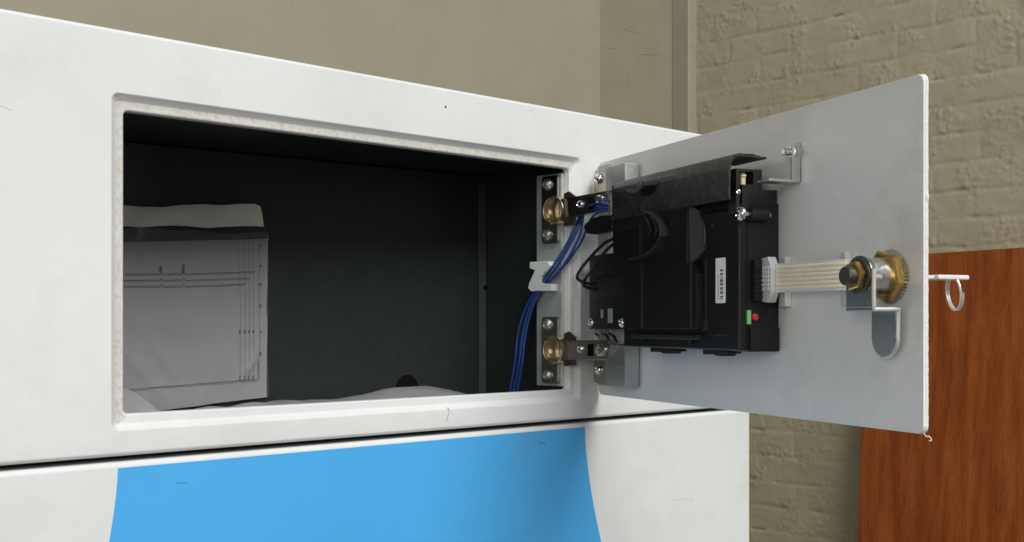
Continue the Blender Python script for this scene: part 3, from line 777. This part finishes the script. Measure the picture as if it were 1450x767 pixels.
# ------------------------------------------------------------------ ribbon cable
rc = root('ribbon_cable', 'flat translucent ribbon cable with tan conductors plugged into the black module', 'cable', DM @ Matrix.Translation((sS, -12, lz)))
path = []
for (u, k) in ((1094, 14.0), (1104, 13.6), (1120, 13.2), (1145, 12.6), (1170, 11.5), (1190, 9.0), (1203, 5.0), (1207, .5)):
    path.append((dp(u, 392, k)[0], k))
_, rz1 = dp(1130, 371, 13); _, rz0 = dp(1130, 413, 13)
m = MB(DM)
rg = []
pp = [Vector((p[0], -p[1], 0)) for p in path]
sm_ = []
E = [pp[0] * 2 - pp[1]] + pp + [pp[-1] * 2 - pp[-2]]
for i in range(1, len(E) - 2):
    for k in range(6):
        t = k / 6; a_, b_, c_, d_ = E[i - 1], E[i], E[i + 1], E[i + 2]
        sm_.append(0.5 * ((2 * b_) + (c_ - a_) * t + (2 * a_ - 5 * b_ + 4 * c_ - d_) * t * t + (3 * b_ - a_ - 3 * c_ + d_) * t ** 3))
sm_.append(pp[-1])
for p in sm_: rg.append([(p.x, p.y - .2, rz0), (p.x, p.y - .2, rz1), (p.x, p.y + .2, rz1), (p.x, p.y + .2, rz0)])
m.rings(rg, True, True); film = m.build('film', M['film'], rc, 40)
for i in range(6):
    zc = rz0 + (rz1 - rz0) * (.14 + .72 * i / 5)
    m = MB(DM); rg = []
    for p in sm_[4:]: rg.append([(p.x, p.y - .15, zc - 1.15), (p.x, p.y - .75, zc - .6), (p.x, p.y - .75, zc + .6), (p.x, p.y - .15, zc + 1.15)])
    m.rings(rg, True, True); m.build('conductor', M['copper'], rc, 60)
# plug body
y0_, z1 = SP(1066, 364); y1_, z0 = SP(1085, 429)
m = MB(DM)
ym = (y0_ + y1_) / 2
pa, _ = dp(1081, 392, 16); pb, _ = dp(1092, 392, 15); pc, _ = dp(1097, 392, 14)
m.prism([(pa, z0 + 1), (pb, z0), (pc, z0 + 5), (pc + 1, z0 + 8), (pc + 1, z1 - 8), (pc, z1 - 5), (pb, z1), (pa, z1 - 1)], 'y', -18, -11, .7)
m.build('plug', M['clear'], rc)
m = MB(DM)
for i in range(6):
    zc = rz0 + (rz1 - rz0) * (.14 + .72 * i / 5); m.box(pa + 1, pc - 1, -18.5, -17.5, zc - 1.2, zc + 1.2, .3)
m.build('plug_contact', M['film'], rc)

# ------------------------------------------------------------------ wires and clip
def D2W(u, v, k): return DM @ D3(u, v, k)
def XPT(u, v, x): y, z = xp(u, v, x); return Vector((x, y, z))
blue_lbl = 'thin blue insulated wire running from the black module through the white clip into the cabinet'
paths = [
 ([(862, 285, 18), (852, 280, 20), (838, 284, 22), (826, 295, 22)], [(816, 318), (800, 350), (782, 378), (768, 398), (754, 418), (743, 440), (734, 470), (729, 515), (722, 558), (719, 600)]),
 ([(862, 294, 18), (848, 295, 22), (834, 300, 24), (824, 305, 24)], [(819, 322), (806, 348), (788, 378), (770, 402), (757, 420), (748, 442), (741, 472), (735, 515), (727, 558), (722, 600)]),
 ([(862, 297, 18), (850, 299, 22), (840, 306, 26), (833, 318, 26)], [(824, 340), (810, 362), (792, 384), (773, 403), (756, 423), (746, 446), (739, 476), (734, 518), (729, 558), (726, 600)]),
 ([(862, 289, 18), (850, 287, 24), (836, 291, 26), (827, 302, 26)], [(822, 330), (812, 352), (795, 380), (772, 405), (759, 422), (751, 444), (744, 474), (739, 516), (732, 558), (728, 600)]),
]
for i, (A, B) in enumerate(paths):
    P = [D2W(*a) for a in A]
    xs = [812, 808, 803, 802, 801, 800, 799, 798, 800, 803]
    for j, (u, v) in enumerate(B): P.append(XPT(u, v, xs[j] - (i % 2) * 1.4))
    m = MB(); m.tube(P, 1.2, 10, 6)
    o = m.build('blue_wire', M['bluewire']); tag(o, blue_lbl, 'wire', 'blue wires from the module into the cabinet')
for i, A in enumerate(([(868, 338, 30), (855, 345, 30), (838, 362, 30), (823, 380, 28), (817, 393, 26), (826, 399, 24), (838, 402, 22)], [(868, 346, 30), (857, 356, 30), (842, 378, 28), (829, 394, 26), (827, 404, 25), (836, 408, 23), (845, 410, 20)])):
    m = MB(DM); m.tube([D3(*a) for a in A], 1.5, 8, 6)
    o = m.build('black_wire', M['blackwire']); tag(o, 'black wire looping out at the hinge side of the module, ' + ('outer wider loop' if i == 0 else 'inner tighter loop'), 'wire', 'black wire loops at the module')
cx_ = 804.0
P = [xp(u, v, cx_) for (u, v) in ((755, 371), (781, 370), (784, 376), (779, 384), (771, 392), (770, 402), (786, 402), (786, 412), (757, 412.5), (752.5, 408), (755, 398), (763, 385), (764, 381), (755, 381))]
m = MB(); m.prism(P, 'x', cx_ - 5, cx_ + 3.8, .8, 2)
o = m.build('wire_clip', M['clip']); tag(o, 'white translucent plastic clip on the steel plate holding the blue wires', 'clip')

# ------------------------------------------------------------------ paper in plastic sleeve and bag inside the compartment
ds = root('document_sleeve', 'folded wiring diagram sheet in a clear sleeve on the compartment back wall', 'document', BKM @ Matrix.Translation((bk(376, 560, 3)[0], -3, bk(376, 560, 3)[1])))
def wavy(pts, k, amp, nx=26, nz=20, seed=0, t=.35, ridges=()):
    """pts: four image corners BL, BR, TR, TL of a sheet k mm before the back wall"""
    q = [Vector(bk(u, v, k)) for u, v in pts]
    m = MB(BKM); fr = []; bk_ = []
    for j in range(nz + 1):
        for side, lst in ((0, fr), (1, bk_)):
            row = []
            for i in range(nx + 1):
                a, b = i / nx, j / nz
                p = (q[0] * (1 - a) + q[1] * a) * (1 - b) + (q[3] * (1 - a) + q[2] * a) * b
                w_ = noise.noise(Vector((p.x * .014 + seed, p.y * .02, seed))) * amp + noise.noise(Vector((p.x * .04 + seed, p.y * .03, 5))) * amp * .3
                for (ra, rb, rh, rw_) in ridges:
                    A_ = Vector(bk(*ra, k)); B_ = Vector(bk(*rb, k)); d_ = B_ - A_; tt = max(0, min(1, (p - A_).dot(d_) / d_.length_squared))
                    w_ = abs(w_) + rh * math.exp(-((p - A_ - d_ * tt).length / rw_) ** 2) * math.sin(math.pi * (.15 + .85 * tt)) 
                row.append(Vector((p.x + (noise.noise(Vector((p.y * .03, seed, 8))) * 2.2 * min(1, amp / 3) if i == nx else 0), -k - abs(w_) - .1 + (t if side else 0), p.y + (noise.noise(Vector((p.x * .03, seed, 3))) * 3.2 * min(1, amp / 3) if j in (0, nz) else 0))))
            lst.append(row)
    rings = []
    for j in range(nz + 1): rings.append(fr[j] + bk_[j][::-1])
    m.rings(rings, True, True); return m
ext = lambda a, b, u: (u, a[1] + (b[1] - a[1]) * (u - a[0]) / (b[0] - a[0]))
sheetc = [ext((235, 580), (377, 561.5), 60), (377, 561.5), (379, 332), (60, 330)]
RG = (((205, 470), (262, 552), 1.6, 5), ((178, 500), (240, 575), 1.2, 4), ((335, 545), (378, 478), 1.4, 3.5), ((352, 520), (379, 440), 1.2, 3), ((285, 572), (300, 530), .8, 5), ((180, 452), (300, 462), 1.0, 9))
sheet = wavy(sheetc, 2.0, 1.6, 80, 70, 2, ridges=RG).build('sheet', M['paper'], ds, 60)
def flap():
    tp = [(60, 291), (172, 290.5), (200, 292.5), (230, 293), (260, 290), (290, 289), (312, 290.5), (340, 288.5), (360, 288.5), (368, 291), (371, 300)]
    bt = [(60, 320), (172, 320), (200, 321.5), (235, 319), (265, 320), (295, 322.5), (318, 321), (340, 320), (360, 320), (370, 320.5), (374, 321)]
    def smp(L, a):
        x = a * (len(L) - 1); i = min(len(L) - 2, int(x)); f = x - i; f = f * f * (3 - 2 * f)
        return (L[i][0] + (L[i + 1][0] - L[i][0]) * (x - i), L[i][1] + (L[i + 1][1] - L[i][1]) * f)
    m = MB(BKM); rows = []; nx = 60; nz = 10
    for j in range(nz + 1):
        b = j / nz; fr = []; bb = []
        for i in range(nx + 1):
            a = i / nx; q0 = smp(bt, a); q1 = smp(tp, a); u = q0[0] + (q1[0] - q0[0]) * b; v = q0[1] + (q1[1] - q0[1]) * b
            k = 8 + 4 * math.sin(math.pi * b * .6 + .2) + 2.2 * noise.noise(Vector((a * 7, b * .8, 4)))
            x, z = bk(u, v, k); fr.append((x, -k, z)); bb.append((x, -k + .4, z))
        rows.append(fr + bb[::-1])
    m.rings(rows, True, True); return m
flap().build('flap', M['flap'], ds, 60)
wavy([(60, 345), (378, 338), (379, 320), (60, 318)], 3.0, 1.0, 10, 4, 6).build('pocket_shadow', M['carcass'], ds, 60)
m = MB(BKM)
def line(m, pts, r=.22, k=3.85):
    m.tube([(*(lambda q: (q[0], -k, q[1]))(bk(u, v, k)),) for u, v in pts], r, 5, 1)
for (v, ue) in ((388, 361), (397, 355), (405.5, 347)):
    dv = lambda u: v - .014 * (u - 175) * 1.0
    line(m, [(60, dv(60)), (223, dv(223)), (226, dv(226) + 1.6), (229, dv(229) - 2.6), (232, dv(232) + 1), (254, dv(254)), (257, dv(257) + 1.6), (260, dv(260) - 2.6), (263, dv(263) + 1), (ue, dv(ue) - 1)], .3)
for (u0, u1) in ((336, 340), (344, 347), (351, 353), (357, 359), (366, 367)):
    line(m, [(u0, 332), (u0 + 2, 370), (u1, 400), (u1 + 1, 470), (u1, 536)], .11)
line(m, [(60, 562), (175, 552), (366, 536.5), (366, 512)], .28)
for (u, v) in ((228, 378), (228, 382), (260, 376), (260, 380), (260, 384)):
    s, z = bk(u, v, 3.9); m.box(s - .9, s + .9, -4.0, -3.6, z - .9, z + .9)
for v in (348, 376, 402, 432, 470, 500): 
    s, z = bk(369, v, 3.9); m.box(s - .8, s + .8, -4.0, -3.6, z - .7, z + .7)
for u in (340, 347, 353, 359):
    for v in (533, 537, 470, 468):
        s, z = bk(u, v, 3.9); m.box(s - .5, s + .5, -4.0, -3.6, z - .6, z + .6)
m.build('printed_diagram', M['ink'], sheet, 0)
wavy([(60, 590), (379, 563), (379.5, 331), (60, 318)], 7.0, 5.5, 44, 34, 11, .15).build('sleeve_film', M['film_clear'], ds, 60)
m = MB(BKM); P = [(*(lambda q: (q[0], -8.4, q[1]))(bk(u, v, 8.4)),) for u, v in ((295, 300), (293, 308), (292, 313))]
m.tube(P, .5, 6, 4); m.build('crease', M['label'], ds)
# loose bag film on the compartment floor
def bag():
    m = MB(); nx, ny = 60, 14; rows = []
    for j in range(ny + 1):
        row = []
        for i in range(nx + 1):
            a, b = i / nx, j / ny
            x = 350 + 445 * a; y = 40 + b * 70
            top = 0
            # heap heights measured against the lip
            h = -80 + 3 * noise.noise(Vector((x * .012, y * .02, 2)))
            h += math.sin(math.pi * b) ** .6 * (14.5 + 7.5 * math.exp(-((a - .73) / .12) ** 2) - 14 * max(0, (a - .84) / .16)) + 3.2 * abs(noise.noise(Vector((x * .03, y * .06, 7))))
            row.append((x, y, h))
        rows.append(row)
    m.rings(rows, False, False, closed=False); return m
o = bag().build('plastic_bag', M['bag'], None, 70); tag(o, 'crumpled milky plastic film lying on the compartment floor', 'plastic bag')
# flat corner of film standing at the left of the opening
fpts = [(60, 560), (176, 561), (240, 592), (250, 602), (60, 602)]
P = []
m = MB(); lo_ = []; hi_ = []
for i in range(15):
    a = i / 14; u = 120 + 130 * a; v = 548 + 44 * max(0, (u - 172)) / 68
    x, z = fp(u, v, 95); lo_.append((x, 95 + 3 * math.sin(a * 6), -83)); hi_.append((x, 90 + 4 * math.sin(a * 9), z))
md = [((a[0]), a[1] - 4, (a[2] + b[2]) / 2) for a, b in zip(lo_, hi_)]
m.rings([lo_, md, hi_], closed=False)
o = m.build('film_corner', M['bag'], None, 70); tag(o, 'slanted corner of clear film at the lower left inside the compartment', 'plastic film')

# ------------------------------------------------------------------ light
wd = bpy.data.worlds.new('World'); S.world = wd; wd.use_nodes = True
bg = wd.node_tree.nodes['Background']; bg.inputs['Color'].default_value = (.96, .98, 1.0, 1); bg.inputs['Strength'].default_value = .17
def area(name, loc, target, sx, sy, power, col):
    l = bpy.data.lights.new(name, 'AREA'); l.shape = 'RECTANGLE'; l.size = sx; l.size_y = sy; l.energy = power; l.color = col
    o = bpy.data.objects.new(name, l); COL.objects.link(o); o.location = loc
    o.rotation_euler = (Vector(target) - Vector(loc)).to_track_quat('-Z', 'Y').to_euler()
    return o
area('ceiling_light', (-.12, -4.4, 5.7), (.95, 0, 1.5), 3.6, 3.4, 405, (1, 1, .975))
area('window_light', (-3.4, -2.3, 2.2), (.7, 0, 1.5), 1.6, 1.4, 36, (1, .995, .98))
area('doorway_light', (2.2, -4.2, 1.42), (.35, 0, 1.48), .35, .55, 5, (1, 1, 1))
cam = bpy.data.cameras.new('camera'); co = bpy.data.objects.new('camera', cam); COL.objects.link(co)
co.location = (0, CAM.y * MM, CAMZ)
co.rotation_euler = (math.radians(90), 0, math.atan2(-FWD.x, FWD.y))
cam.sensor_width = 36; cam.lens = FPX / 1450 * 36; cam.shift_y = (HV - 383.5) / 1450
cam.clip_start = .02; cam.clip_end = 60
S.camera = co
S.view_settings.view_transform = 'Standard'; S.view_settings.look = 'None'; S.view_settings.gamma = 1; S.view_settings.exposure = 0
S.render.resolution_x, S.render.resolution_y = 1024, 542
S.cycles.max_bounces = 10; S.cycles.transparent_max_bounces = 12
